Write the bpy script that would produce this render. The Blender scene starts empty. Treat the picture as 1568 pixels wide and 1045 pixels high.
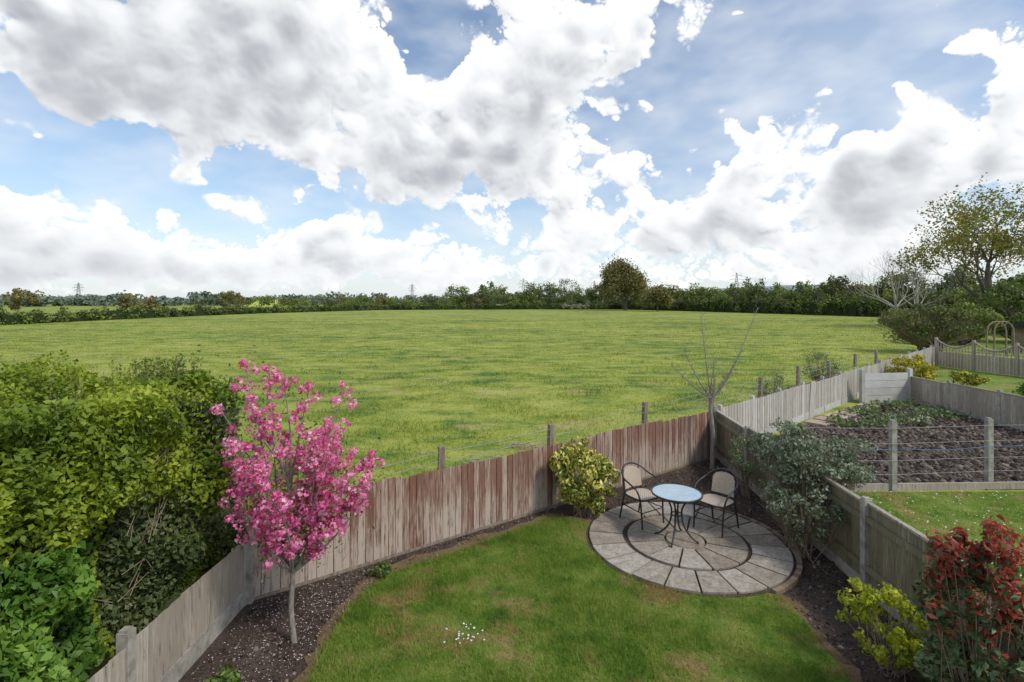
import bpy, bmesh, math, random
import numpy as np
from mathutils import Vector, Matrix, noise as mnoise
rng=np.random.default_rng(11); random.seed(11)
scn=bpy.context.scene
scn.view_settings.view_transform='Standard'; scn.view_settings.look='None'; scn.view_settings.exposure=0
COL=scn.collection

# ------------------------------------------------------------------ helpers
def link(o): COL.objects.link(o); return o
def np_mesh(name,V,F,mats,mi=None,smooth=False):
    V=np.asarray(V,dtype=np.float32); F=np.asarray(F,dtype=np.int32)
    me=bpy.data.meshes.new(name); n,k=F.shape
    me.vertices.add(len(V)); me.vertices.foreach_set('co',V.ravel())
    me.loops.add(n*k); me.loops.foreach_set('vertex_index',F.ravel())
    me.polygons.add(n); me.polygons.foreach_set('loop_start',np.arange(0,n*k,k,dtype=np.int32))
    me.polygons.foreach_set('loop_total',np.full(n,k,dtype=np.int32))
    if not isinstance(mats,(list,tuple)): mats=[mats]
    for m in mats: me.materials.append(m)
    if mi is not None: me.polygons.foreach_set('material_index',np.asarray(mi,dtype=np.int32))
    if smooth: me.polygons.foreach_set('use_smooth',np.ones(n,dtype=bool))
    me.update(calc_edges=True); me.validate()
    return link(bpy.data.objects.new(name,me))
def group(name,objs,loc=(0,0,0)):
    e=bpy.data.objects.new(name,None); e.empty_display_size=.2; e.location=loc; link(e)
    bpy.context.view_layer.update()
    for o in objs:
        o.parent=e; o.matrix_parent_inverse=Matrix.Translation(Vector(loc)).inverted()
    return e
class MB:
    def __init__(s): s.v=[];s.f=[];s.m=[];s.s=[]
    def add(s,vs,fs,m=0,sm=False):
        b=len(s.v); s.v+= [tuple(v) for v in vs]
        for f in fs: s.f.append(tuple(i+b for i in f)); s.m.append(m); s.s.append(sm)
    def box(s,c,size,rz=0,m=0,ry=0,rx=0,jit=0):
        R=Matrix.Rotation(rz,3,'Z')@Matrix.Rotation(ry,3,'Y')@Matrix.Rotation(rx,3,'X')
        vs=[]
        for dx in(-.5,.5):
            for dy in(-.5,.5):
                for dz in(-.5,.5):
                    vs.append(Vector(c)+R@Vector((dx*size[0]+random.uniform(-jit,jit),dy*size[1],dz*size[2]+random.uniform(-jit,jit))))
        s.add(vs,[(0,1,3,2),(4,6,7,5),(0,4,5,1),(2,3,7,6),(0,2,6,4),(1,5,7,3)],m)
    def tube(s,pts,rad,n=8,m=0,closed=False,cap=True):
        pts=[Vector(p) for p in pts]; N=len(pts)
        if not isinstance(rad,(list,tuple)): rad=[rad]*N
        up=None; vs=[]
        for i,p in enumerate(pts):
            if closed: d=pts[(i+1)%N]-pts[i-1]
            else: d=pts[min(i+1,N-1)]-pts[max(i-1,0)]
            d.normalize()
            if up is None:
                up=Vector((0,0,1)) if abs(d.z)<.9 else Vector((1,0,0))
            a=(up-d*up.dot(d)).normalized(); b=d.cross(a); up=a
            for k in range(n):
                t=2*math.pi*k/n; vs.append(p+(a*math.cos(t)+b*math.sin(t))*rad[i])
        fs=[]
        for i in range(N if closed else N-1):
            j=(i+1)%N
            for k in range(n):
                l=(k+1)%n; fs.append((i*n+k,i*n+l,j*n+l,j*n+k))
        s.add(vs,fs,m,True)
        if cap and not closed:
            s.add(vs[:n],[tuple(range(n))[::-1]],m); s.add(vs[-n:],[tuple(range(n))],m)
    def disc(s,c,r,h,n=40,m=0,r2=None):
        r2=r if r2 is None else r2
        vs=[(c[0]+r*math.cos(2*math.pi*k/n),c[1]+r*math.sin(2*math.pi*k/n),c[2]) for k in range(n)]
        vs+=[(c[0]+r2*math.cos(2*math.pi*k/n),c[1]+r2*math.sin(2*math.pi*k/n),c[2]+h) for k in range(n)]
        s.add(vs,[tuple(range(n))[::-1],tuple(range(n,2*n))]+[(k,(k+1)%n,n+(k+1)%n,n+k) for k in range(n)],m)
    def obj(s,name,mats):
        me=bpy.data.meshes.new(name); me.from_pydata(s.v,[],s.f)
        for m in (mats if isinstance(mats,(list,tuple)) else [mats]): me.materials.append(m)
        me.polygons.foreach_set('material_index',s.m); me.polygons.foreach_set('use_smooth',s.s)
        me.update(); return link(bpy.data.objects.new(name,me))
def spline(P,n=8,closed=False):
    P=[Vector(p) for p in P]; out=[]; N=len(P)
    for i in range(N if closed else N-1):
        if closed: a,b,c,d=P[i-1],P[i],P[(i+1)%N],P[(i+2)%N]
        else: a,b,c,d=P[max(i-1,0)],P[i],P[i+1],P[min(i+2,N-1)]
        for k in range(n):
            t=k/n; out.append(.5*((2*b)+(c-a)*t+(2*a-5*b+4*c-d)*t*t+(3*b-a-3*c+d)*t**3))
    if not closed: out.append(P[-1])
    return out

# ------------------------------------------------------------------ node helper
class NT:
    def __init__(s,t): s.t=t
    def n(s,ty,**k):
        x=s.t.nodes.new(ty)
        for a,b in k.items(): setattr(x,a,b)
        return x
    def put(s,inp,v):
        if v is None: return
        if isinstance(v,bpy.types.NodeSocket): s.t.links.new(v,inp)
        else: inp.default_value=v
    def m(s,op,a,b=None,c=None,clamp=False):
        x=s.n('ShaderNodeMath',operation=op); x.use_clamp=clamp
        for i,v in enumerate((a,b,c)): s.put(x.inputs[i],v)
        return x.outputs[0]
    def v(s,op,a,b=None,out=0):
        x=s.n('ShaderNodeVectorMath',operation=op)
        s.put(x.inputs[0],a)
        if b is not None: s.put(x.inputs[1],b)
        return x.outputs['Value'] if op in('DOT_PRODUCT','LENGTH') else x.outputs[0]
    def mapr(s,v,a,b,c=0,d=1,smooth=True):
        x=s.n('ShaderNodeMapRange'); x.interpolation_type='SMOOTHSTEP' if smooth else 'LINEAR'
        s.put(x.inputs[0],v)
        for i,q in enumerate((a,b,c,d)): s.put(x.inputs[1+i],q)
        return x.outputs[0]
    def noise(s,vec,scale,detail=4,rough=.55,dist=0):
        x=s.n('ShaderNodeTexNoise'); s.put(x.inputs['Vector'],vec); s.put(x.inputs['Scale'],scale)
        x.inputs['Detail'].default_value=detail; x.inputs['Roughness'].default_value=rough; x.inputs['Distortion'].default_value=dist
        return x.outputs['Fac']
    def mix(s,f,a,b,mode='MIX'):
        x=s.n('ShaderNodeMix',data_type='RGBA',blend_type=mode)
        s.put(x.inputs[0],f)
        for i,v in ((6,a),(7,b)):
            if isinstance(v,tuple) and len(v)==3: v=v+(1,)
            s.put(x.inputs[i],v)
        return x.outputs[2]
    def ramp(s,f,stops):
        x=s.n('ShaderNodeValToRGB'); s.put(x.inputs[0],f); e=x.color_ramp.elements
        while len(e)<len(stops): e.new(.5)
        for i,(p,c) in enumerate(stops): e[i].position=p; e[i].color=tuple(c)+(1,)
        return x.outputs[0]
def newmat(name):
    m=bpy.data.materials.new(name); m.use_nodes=True; t=m.node_tree; t.nodes.clear()
    N=NT(t); out=N.n('ShaderNodeOutputMaterial'); return m,N,out
def obco(N,scale=(1,1,1)):
    g=N.n('ShaderNodeNewGeometry'); return N.v('MULTIPLY',g.outputs['Position'],scale), g
def bump(N,h,strength=.4,dist=.02):
    b=N.n('ShaderNodeBump'); b.inputs['Strength'].default_value=strength; b.inputs['Distance'].default_value=dist
    N.put(b.inputs['Height'],h); return b.outputs[0]
def bsdf(N,out,col,rough=.8,nor=None,spec=.3,metal=0):
    p=N.n('ShaderNodeBsdfPrincipled'); N.put(p.inputs['Base Color'],col if not(isinstance(col,tuple) and len(col)==3) else col+(1,))
    N.put(p.inputs['Roughness'],rough); p.inputs['Specular IOR Level'].default_value=spec; p.inputs['Metallic'].default_value=metal
    if nor is not None: N.put(p.inputs['Normal'],nor)
    N.t.links.new(p.outputs[0],out.inputs[0]); return p
def addtrans(N,out,p,c,trans):
    tr=N.n('ShaderNodeBsdfTranslucent'); N.put(tr.inputs[0],N.mix(1.0,c,(1.25,1.25,.8),'MULTIPLY'))
    mx=N.n('ShaderNodeMixShader'); mx.inputs[0].default_value=trans
    N.t.links.new(p.outputs[0],mx.inputs[1]); N.t.links.new(tr.outputs[0],mx.inputs[2]); N.t.links.new(mx.outputs[0],out.inputs[0])
def leafmat(name,stops,ns=1.5,trans=.3,rough=.55,w=.5,spec=.3):
    m,N,out=newmat(name); co,g=obco(N)
    r=g.outputs['Random Per Island']; nz=N.noise(co,ns,1,.5)
    f=N.m('ADD',N.m('MULTIPLY',r,w),N.m('MULTIPLY',N.mapr(nz,.3,.7),1-w))
    c=N.ramp(f,stops)
    p=bsdf(N,out,c,rough,spec=spec)
    if trans>0: addtrans(N,out,p,c,trans)
    return m
def noisemat(name,stops,scale=(8,8,8),ns=1,detail=4,rough=.9,bs=.5,bd=.02,island=0,spec=.2):
    m,N,out=newmat(name); co,g=obco(N,scale)
    if island: co=N.v('ADD',co,N.v('MULTIPLY',N.m('MULTIPLY',g.outputs['Random Per Island'],37.0),(1,1,1)))
    nz=N.noise(co,ns,detail,.65)
    f=nz
    if island: f=N.m('ADD',N.m('MULTIPLY',nz,1-island),N.m('MULTIPLY',g.outputs['Random Per Island'],island))
    bsdf(N,out,N.ramp(f,stops),rough,bump(N,nz,bs,bd),spec); return m

# ------------------------------------------------------------------ materials
M={}
M['bark']=noisemat('bark',[(.3,(.05,.04,.03)),(.7,(.17,.14,.11))],(20,20,6))
M['barkpale']=noisemat('bark_pale',[(.3,(.14,.12,.10)),(.7,(.34,.31,.28))],(30,30,8))
M['barkfar']=noisemat('bark_far',[(.3,(.09,.08,.06)),(.7,(.18,.16,.13))],(2,2,1))
M['twig']=noisemat('twig',[(.3,(.16,.12,.08)),(.7,(.36,.29,.21))],(20,20,8))
M['concrete']=noisemat('concrete',[(.3,(.19,.17,.14)),(.5,(.32,.30,.26)),(.75,(.44,.42,.37))],(7,7,7),bs=.3)
M['concpale']=noisemat('concrete_pale',[(.3,(.34,.33,.31)),(.7,(.52,.51,.48))],(3,3,3),bs=.2,island=.35)
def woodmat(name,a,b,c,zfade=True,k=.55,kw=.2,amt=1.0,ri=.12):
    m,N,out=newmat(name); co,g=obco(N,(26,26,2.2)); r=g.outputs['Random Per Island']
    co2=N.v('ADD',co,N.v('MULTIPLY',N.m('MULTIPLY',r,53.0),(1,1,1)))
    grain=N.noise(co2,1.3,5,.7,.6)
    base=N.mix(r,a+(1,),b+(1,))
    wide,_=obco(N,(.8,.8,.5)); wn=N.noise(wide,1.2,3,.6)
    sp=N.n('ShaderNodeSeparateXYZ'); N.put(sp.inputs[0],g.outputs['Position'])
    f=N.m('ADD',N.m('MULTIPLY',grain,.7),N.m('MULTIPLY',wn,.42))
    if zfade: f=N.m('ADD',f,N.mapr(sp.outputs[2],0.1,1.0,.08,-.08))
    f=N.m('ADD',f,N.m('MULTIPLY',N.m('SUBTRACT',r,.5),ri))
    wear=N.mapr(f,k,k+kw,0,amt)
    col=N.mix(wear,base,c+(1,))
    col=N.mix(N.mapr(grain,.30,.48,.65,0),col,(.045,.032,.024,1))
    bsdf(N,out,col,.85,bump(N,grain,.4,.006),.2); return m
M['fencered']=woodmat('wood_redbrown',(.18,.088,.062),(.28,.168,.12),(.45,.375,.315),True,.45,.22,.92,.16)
M['fencegrey']=woodmat('wood_grey',(.29,.25,.20),(.38,.33,.27),(.47,.43,.36),False)
M['fencedark']=woodmat('wood_greenish',(.16,.145,.09),(.24,.205,.13),(.36,.32,.225),False,.6)
M['fencepale']=woodmat('wood_pale',(.38,.35,.30),(.5,.46,.41),(.56,.53,.48),False)
M['wood']=noisemat('post_wood',[(.3,(.14,.11,.08)),(.7,(.32,.27,.21))],(20,20,3))
def soilmat(name,a,b,c):
    m,N,out=newmat(name); co,g=obco(N)
    n1=N.noise(co,30,5,.75); n2=N.noise(co,1.6,3,.6)
    f=N.m('ADD',N.m('MULTIPLY',n1,.65),N.m('MULTIPLY',n2,.4))
    col=N.ramp(f,[(.35,a),(.52,b),(.72,c)])
    bsdf(N,out,col,.95,bump(N,n1,1,.05),.15); return m
M['soil']=soilmat('soil',(.045,.03,.023),(.10,.072,.057),(.19,.145,.12))
M['soilplot']=soilmat('tilled_soil',(.055,.043,.036),(.125,.10,.083),(.21,.172,.145))
M['clod']=noisemat('soil_clods',[(.3,(.035,.025,.02)),(.6,(.10,.075,.06)),(.95,(.26,.21,.17))],(5,5,5),island=.8)
def grassmat(name,stops,big=.25,mid=2.2,small=30,dry=None,stretch=(1,1,1),bs=.8,trans=0,wts=(.35,.4,.3)):
    m,N,out=newmat(name); co,g=obco(N,stretch)
    a=N.noise(co,big,3,.6); b=N.noise(co,mid,4,.68)
    c=g.outputs['Random Per Island'] if trans else N.noise(co,small,3,.7)
    f=N.m('ADD',N.m('ADD',N.m('MULTIPLY',a,wts[0]),N.m('MULTIPLY',b,wts[1])),N.m('MULTIPLY',c if not trans else N.m('ADD',N.m('MULTIPLY',c,.45),.30),wts[2]))
    col=N.ramp(f,stops)
    if dry:
        d=N.noise(N.v('ADD',co,(17.0,5.0,0)),dry[1],4,.65); col=N.mix(N.mapr(d,dry[2],dry[2]+.14,0,dry[3]),col,dry[0]+(1,))
    p=bsdf(N,out,col,.85,None if trans else bump(N,N.m('ADD',c,N.m('MULTIPLY',b,.6)),bs,.05),.15)
    if trans: addtrans(N,out,p,col,trans)
    return m
FS=[(.405,(.06,.12,.026)),(.46,(.125,.19,.034)),(.52,(.225,.265,.045)),(.59,(.305,.33,.068)),(.68,(.40,.385,.125))]; FA=dict(big=.07,mid=.6,small=5,dry=((.38,.31,.14),.4,.56,.7),stretch=(.8,1.25,1),wts=(.32,.54,.19))
M['field']=grassmat('field_grass',FS,**FA)
M['fblade']=grassmat('field_blades',[(p,tuple(v*1.12 for v in c)) for p,c in FS],trans=.35,**FA)
LS=[(.39,(.065,.135,.02)),(.46,(.12,.205,.028)),(.54,(.19,.265,.044)),(.66,(.30,.32,.09))]; LA=dict(big=.7,mid=3,small=60,dry=((.38,.27,.12),1.1,.52,.8),wts=(.36,.5,.19))
M['lawn']=grassmat('lawn_grass',LS,**LA)
M['blade']=grassmat('grass_blades',[(p,tuple(v*1.14 for v in c)) for p,c in LS],trans=.35,**LA)
M['dryedge']=soilmat('dry_edge',(.11,.075,.045),(.23,.155,.085),(.34,.24,.13))
M['tallgrass']=leafmat('rough_grass',[(0,(.09,.16,.03)),(.5,(.19,.26,.06)),(.85,(.31,.34,.11)),(1,(.48,.43,.24))],.8,.35,.6,.6)
M['privet']=leafmat('privet_leaves',[(0,(.075,.125,.014)),(.4,(.165,.235,.022)),(.72,(.30,.37,.035)),(1,(.46,.50,.08))],1.1,w=.45)
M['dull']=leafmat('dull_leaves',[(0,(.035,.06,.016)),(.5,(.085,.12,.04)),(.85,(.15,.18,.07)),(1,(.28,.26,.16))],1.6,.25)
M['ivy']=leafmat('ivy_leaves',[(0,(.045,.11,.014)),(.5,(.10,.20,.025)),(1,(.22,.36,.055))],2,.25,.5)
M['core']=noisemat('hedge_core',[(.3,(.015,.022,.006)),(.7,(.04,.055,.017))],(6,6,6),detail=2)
M['pink']=leafmat('pink_blossom',[(0,(.56,.04,.26)),(.3,(.74,.13,.41)),(.65,(.86,.33,.57)),(1,(.93,.72,.82))],7,.35,.6,.65)
M['bronze']=leafmat('bronze_leaves',[(0,(.07,.06,.02)),(1,(.20,.19,.06))],3)
M['varieg']=leafmat('variegated_leaves',[(0,(.05,.10,.018)),(.34,(.12,.18,.025)),(.44,(.52,.48,.08)),(1,(.82,.76,.28))],4,.2,.45,.65)
M['greyleaf']=leafmat('elaeagnus_leaves',[(0,(.09,.125,.07)),(.5,(.18,.22,.14)),(1,(.38,.42,.32))],3,.2,.4)
M['lime']=leafmat('lime_leaves',[(0,(.17,.22,.015)),(.5,(.36,.41,.025)),(1,(.52,.55,.07))],3)
M['red']=leafmat('red_leaves',[(0,(.20,.03,.025)),(.5,(.40,.08,.06)),(1,(.55,.22,.15))],3,.3,.45)
M['photgreen']=leafmat('photinia_green',[(0,(.05,.09,.04)),(.6,(.12,.18,.08)),(1,(.24,.30,.15))],3,.2,.4)
M['weed']=leafmat('weed_leaves',[(0,(.05,.10,.018)),(.6,(.13,.21,.045)),(1,(.25,.34,.09))],2)
M['yellowfl']=leafmat('yellow_flowers',[(0,(.16,.19,.02)),(.45,(.5,.42,.03)),(1,(.72,.6,.05))],4,.2)
far=[leafmat('far_tree_green',[(0,(.05,.085,.018)),(.5,(.11,.15,.036)),(1,(.20,.24,.07))],.25,.2),
     leafmat('far_tree_bright',[(0,(.08,.12,.025)),(.5,(.16,.21,.045)),(1,(.26,.31,.08))],.25,.2),
     leafmat('far_tree_bronze',[(0,(.10,.09,.03)),(.5,(.19,.17,.06)),(1,(.29,.26,.10))],.25,.2),
     leafmat('far_tree_olive',[(0,(.06,.075,.03)),(.5,(.12,.14,.06)),(1,(.2,.22,.1))],.25,.2),
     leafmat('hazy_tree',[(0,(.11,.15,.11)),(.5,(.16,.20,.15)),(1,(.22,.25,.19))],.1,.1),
     leafmat('may_blossom',[(0,(.22,.25,.16)),(1,(.42,.43,.33))],.3,.1)]
M['oakleaf']=leafmat('oak_leaves',[(0,(.12,.13,.025)),(.5,(.23,.225,.045)),(1,(.36,.32,.09))],.3,.35)
M['white']=noisemat('white_petals',[(.3,(.7,.7,.68)),(.7,(.85,.83,.82))])
M['palepink']=noisemat('pale_petals',[(.3,(.6,.42,.47)),(.7,(.8,.68,.7))])
M['black']=noisemat('black_metal',[(.3,(.012,.012,.013)),(.7,(.03,.03,.032))],(40,40,40),rough=.4,bs=.1,spec=.5)
M['steel']=noisemat('galvanised',[(.3,(.25,.26,.27)),(.7,(.4,.41,.42))],rough=.5)
M['blue']=noisemat('blue_rope',[(.3,(.10,.17,.32)),(.7,(.16,.25,.42))])

# ------------------------------------------------------------------ numpy generators
def unit(v): return v/np.maximum(np.linalg.norm(v,axis=1,keepdims=True),1e-6)
def leafgeo(P,size,aspect=.5,nb=None,bias=.6,fold=.15,sv=.35,droop=None):
    n=len(P); A=unit(rng.normal(size=(n,3)))
    if droop is not None: A=unit(A+np.array([0,0,droop]))
    Nn=rng.normal(size=(n,3))
    if nb is not None: Nn=unit(Nn)*(1-bias)+nb*bias*1.3
    else: Nn=unit(Nn)+np.array([0,0,.5])
    A=unit(A-Nn*np.sum(A*Nn,axis=1,keepdims=True)/np.maximum(np.sum(Nn*Nn,axis=1,keepdims=True),1e-6)); Nn=unit(Nn); B=np.cross(Nn,A)
    L=(size*rng.uniform(1-sv,1+sv,size=(n,1))) ; W=L*aspect*.5
    V=np.empty((n,4,3)); V[:,0]=P-A*L*.5; V[:,1]=P+B*W+Nn*L*fold; V[:,2]=P+A*L*.5; V[:,3]=P-B*W+Nn*L*fold
    return V.reshape(-1,3), np.arange(n*4).reshape(n,4)
def leaves(name,P,size,mats,mi=None,**k):
    V,F=leafgeo(P,size,**k); return np_mesh(name,V,F,mats,mi)
def bladegeo(P,h,w,lean=.5,hv=.5):
    n=len(P); a=rng.uniform(0,2*np.pi,n); H=h*rng.uniform(1-hv,1+hv,n)
    ww=np.broadcast_to(np.reshape(np.asarray(w,float),(-1,1)),(n,1)); d=np.stack([np.cos(a),np.sin(a),0*a],1)*ww*.5
    b=rng.uniform(0,2*np.pi,n); l=(lean*H*rng.uniform(0,1,n))
    V=np.empty((n,3,3)); V[:,0]=P-d; V[:,1]=P+d; V[:,2]=P+np.stack([np.cos(b)*l,np.sin(b)*l,H],1)
    return V.reshape(-1,3),np.arange(n*3).reshape(n,3)
def tubegeo(segs,n=5):
    S=np.array([(*a,*b,r,q) for a,b,r,q in segs]); p0=S[:,:3];p1=S[:,3:6]; r0=S[:,6:7]; r1=S[:,7:8]
    d=unit(p1-p0); ref=np.where(np.abs(d[:,2:3])<.9,np.array([[0,0,1.]]),np.array([[1.,0,0]])); a=unit(np.cross(d,ref)); b=np.cross(d,a)
    m=len(S); V=np.empty((m,2*n,3))
    for k in range(n):
        t=2*math.pi*k/n; c=a*math.cos(t)+b*math.sin(t); V[:,k]=p0+c*r0; V[:,n+k]=p1+c*r1
    base=(np.arange(m)*2*n)[:,None]; F=[]
    for k in range(n):
        l=(k+1)%n; F.append(np.concatenate([base+k,base+l,base+n+l,base+n+k],1))
    return V.reshape(-1,3),np.concatenate(F,0)
def tubesobj(name,segs,mat,n=5):
    V,F=tubegeo(segs,n); return np_mesh(name,V,F,mat,smooth=True)
def grow(p,d,L,r,depth,segs,tips,spread=.7,up=.15,kids=3,shrink=.74,wob=.25):
    p=np.array(p,float); d=np.array(d,float); d/=np.linalg.norm(d)
    k=3
    for i in range(k):
        d2=d+np.array([random.gauss(0,1) for _ in range(3)])*wob*.5; d2[2]+=up*.3; d2/=np.linalg.norm(d2)
        q=p+d2*L/k; r2=r*(1-.28/k*(1)) if i<k-1 else r*.72
        segs.append((p,q,r,r2)); p=q; r=r2; d=d2
        if depth<=1: tips.append(p)
    if depth<=0: tips.append(p); return
    for c in range(kids):
        a=2*math.pi*(c+random.random()*.7)/kids
        ref=np.array([0,0,1.]) if abs(d[2])<.9 else np.array([1.,0,0]); u=np.cross(d,ref); u/=np.linalg.norm(u); v=np.cross(d,u)
        s=spread*random.uniform(.6,1.2); nd=d+(u*math.cos(a)+v*math.sin(a))*s; nd[2]+=up
        grow(p,nd,L*shrink*random.uniform(.8,1.15),r*.72,depth-1,segs,tips,spread,up,kids,shrink,wob)
def clumped(c,R,ncl,n,cr,seed=None,shell=.5,flat=.0):
    cc=rng.normal(size=(ncl,3)); cc=unit(cc)*(rng.uniform(.25,1,size=(ncl,1))**.5); cc=cc*np.array(R)*(1-cr*.6)+np.array(c)
    idx=rng.integers(0,ncl,n); u=unit(rng.normal(size=(n,3))); rad=rng.uniform(shell,1,size=(n,1))*cr*rng.uniform(.6,1.2,size=(ncl,1))[idx]
    P=cc[idx]+u*rad*np.array(R)
    return P,u,cc
def inpoly(x,y,poly):
    c=np.zeros(len(x),bool); j=len(poly)-1
    for i in range(len(poly)):
        xi,yi=poly[i];xj,yj=poly[j]
        c^=((yi>y)!=(yj>y))&(x<(xj-xi)*(y-yi)/(yj-yi+1e-12)+xi); j=i
    return c
def sheet(name,poly,z,mat,thick=None):
    b=MB(); n=len(poly); b.add([(x,y,z) for x,y in poly],[tuple(range(n))])
    if thick: b.add([(x,y,z) for x,y in poly]+[(x,y,z-thick) for x,y in poly],[(i,n+i,n+(i+1)%n,(i+1)%n) for i in range(n)])
    return b.obj(name,mat)
def smoothpoly(P,n=6): return [(v.x,v.y) for v in spline([(x,y,0) for x,y in P],n)]

# ------------------------------------------------------------------ ground
S=3500
sheet('ground_field',[(-S,-60),(S,-60),(S,S),(-S,S)],0,M['field'])
garden=[(-3.29,.3),(4.2,.3),(4.84,12.15),(-3.29,6.25)]
sheet('soil_bed',garden,.006,M['soil'])
edge=[(-2.0,.5)]+smoothpoly([(-2.05,3.5),(-1.99,4.98),(-1.98,5.77),(-1.9,6.33),(-1.66,6.9),(-.81,7.52),(.55,8.58),(1.05,8.62),(1.4,8.3)])+[(2.2,7.5)]+smoothpoly([(3.0,6.6),(3.36,6.3),(3.33,5.65),(3.28,4.98),(3.3,3.5)])+[(3.3,.5)]
edge=[(x+random.uniform(-.02,.02),y+random.uniform(-.02,.02)) for x,y in edge]
lawnpoly=edge
cx,cy=1.0,5.8
dry=[(x+.13*np.sign(x-cx)*(1 if abs(x-cx)>1 else .4)*random.uniform(.4,1.4),y+(.2*random.uniform(.5,1.4) if y>6.2 else 0)) for x,y in edge]
sheet('lawn_dry_edge',dry,.014,M['dryedge'])
sheet('lawn',lawnpoly,.03,M['lawn'],.028)
sheet('neighbour_lawn',[(4.5,.5),(14.4,.5),(14.55,9.95),(4.72,9.95)],.005,M['lawn'])
sheet('vegetable_plot_soil',[(4.78,10.05),(14.6,10.05),(14.7,18.4),(12.6,18.4),(8.2,14.9),(4.92,12.0)],.006,M['soilplot'])
sheet('far_lawn',[(14.9,9),(30,9),(30,34),(24.5,29.5),(15.2,21.2)],.006,M['lawn'])
def lawnblades(name,poly,box,n,h,w,z,mat,excl=None,spill=0):
    x=rng.uniform(box[0],box[1],n); y=rng.uniform(box[2],box[3],n); k=inpoly(x,y,poly)
    x=x+rng.normal(0,spill,n); y=y+rng.normal(0,spill,n)
    if excl: k&=((x-excl[0])**2+(y-excl[1])**2)>excl[2]**2
    x,y=x[k],y[k]; hh=h*(1+.5*np.sin(x*3.1+np.sin(y*2.2)*2)*np.sin(y*3.7+x)); V,F=bladegeo(np.stack([x,y,np.full(len(x),z)],1),hh,w,1.0); return np_mesh(name,V,F,mat)
lawnblades('lawn_grass',lawnpoly,(-2.1,3.5,3.2,8.8),150000,.045,.009,.026,M['blade'],(2.65,7.84,1.48),.03)
lawnblades('neighbour_lawn_grass',[(4.6,5),(10,5),(14,9.9),(4.75,9.9)],(4.6,14,5,9.9),50000,.035,.01,.005,M['blade'])
def fieldside(x,y):
    a=np.where(x<-3.22,8.0,np.where(x<4.84,6.33+.728*(x+3.22)+.12,12.2+.89*(x-4.84)+.15)); return y>a
n=210000; y=np.exp(rng.uniform(np.log(7),np.log(110),n)); x=y*rng.uniform(-1.15,1.15,n); 
nz=np.sin(x*1.1+np.sin(y*.8)*2)+np.sin(y*1.5+np.sin(x*.7)*2.4)+rng.normal(size=len(x))*.6
k=fieldside(x,y)&((nz>-.4)|(rng.uniform(size=n)<.5)); x,y,nz=x[k],y[k],nz[k]
hh=.045+.04*np.clip(nz,0,2)
V,F=bladegeo(np.stack([x,y,np.zeros(len(x))],1),hh,.010+.0012*y,1.0); np_mesh('field_grass',V,F,M['fblade'])
n=30000; t=rng.uniform(0,1,n); 
px=np.where(t<.4,-3.4+t/.4*8.2,4.84+(t-.4)/.6*20); py=np.where(px<4.84,6.33+.728*(px+3.22),12.2+.89*(px-4.84)); off=np.abs(rng.normal(0,.55,n))+.12
P=np.stack([px-off*.6,py+off*.8,np.zeros(n)],1); cl=.5+.5*np.sin(px*3.1)*np.sin(px*1.3+1)
V,F=bladegeo(P,.16+.26*cl,.012,.9); np_mesh('rough_grass_verge',V,F,M['tallgrass'])
def clods(name,n,poly,box,s,z,mat):
    x=rng.uniform(box[0],box[1],n); y=rng.uniform(box[2],box[3],n); k=inpoly(x,y,poly); x,y=x[k],y[k]; n=len(x)
    o=np.array([[1,0,0],[-1,0,0],[0,1,0],[0,-1,0],[0,0,.7],[0,0,-.7]],float)
    sz=s*rng.lognormal(0,.5,size=(n,1,1)); V=o[None]*sz*rng.uniform(.6,1.3,size=(n,6,1))
    a=rng.uniform(0,6.28,n); c,s_=np.cos(a),np.sin(a); X=V[:,:,0]*c[:,None]-V[:,:,1]*s_[:,None]; Y=V[:,:,0]*s_[:,None]+V[:,:,1]*c[:,None]
    V=np.stack([X+x[:,None],Y+y[:,None],V[:,:,2]+z],2).reshape(-1,3)
    f=np.array([[0,2,4],[2,1,4],[1,3,4],[3,0,4],[2,0,5],[1,2,5],[3,1,5],[0,3,5]]); F=(np.arange(n)[:,None,None]*6+f[None]).reshape(-1,3)
    return np_mesh(name,V,F,mat)
bedR=[(3.34,3),(4.3,3),(4.84,12),(1.5,9.6),(1.35,8.8),(2.6,9.4),(3.9,8.9),(4.2,7.8),(3.4,6.3)]
bedL=[(-3.2,3),(-2.1,3),(-2.05,5.8),(-1.8,6.7),(-.8,7.7),(.5,8.75),(.8,9.2),(-3.15,6.3)]
clods('bed_clods',16000,bedL,(-3.2,1,3,9.5),.011,.01,M['clod']); clods('bed_clods_shrubbery',16000,bedR,(1,5,3,12),.012,.01,M['clod'])
clods('vegetable_plot_clods',16000,[(4.9,10.1),(14.5,10.1),(14.6,18.3),(12.6,18.3),(5,12)],(4.9,14.6,10,18.4),.035,.01,M['clod'])
x=rng.normal(-2.3,.75,1500); y=rng.normal(5.9,.8,1500); k=inpoly(x,y,bedL); P=np.stack([x[k],y[k],np.full(k.sum(),.022)],1)
leaves('fallen_petals',P,.014,[M['palepink']],nb=np.array([[0,0,1.]]),bias=.8,aspect=.8)
P=np.stack([rng.normal(-.48,.12,26),rng.normal(5.6,.10,26),np.full(26,.065)],1)
leaves('lawn_daisies',np.repeat(P,3,0),.022,[M['white']],nb=np.array([[0,0,1.]]),bias=.8,aspect=.9)
x=rng.uniform(4.9,11,400); y=rng.uniform(6.5,9.9,400)
leaves('neighbour_daisies',np.stack([x,y,np.full(400,.045)],1),.028,[M['white']],nb=np.array([[0,0,1.]]),bias=.8,aspect=.9)
x=rng.uniform(-2,4.2,900); y=rng.uniform(3.3,9,900)
leaves('leaf_litter',np.stack([x,y,np.full(900,.035)],1),.022,[M['clod']],nb=np.array([[0,0,1.]]),bias=.8,aspect=.6)

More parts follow.
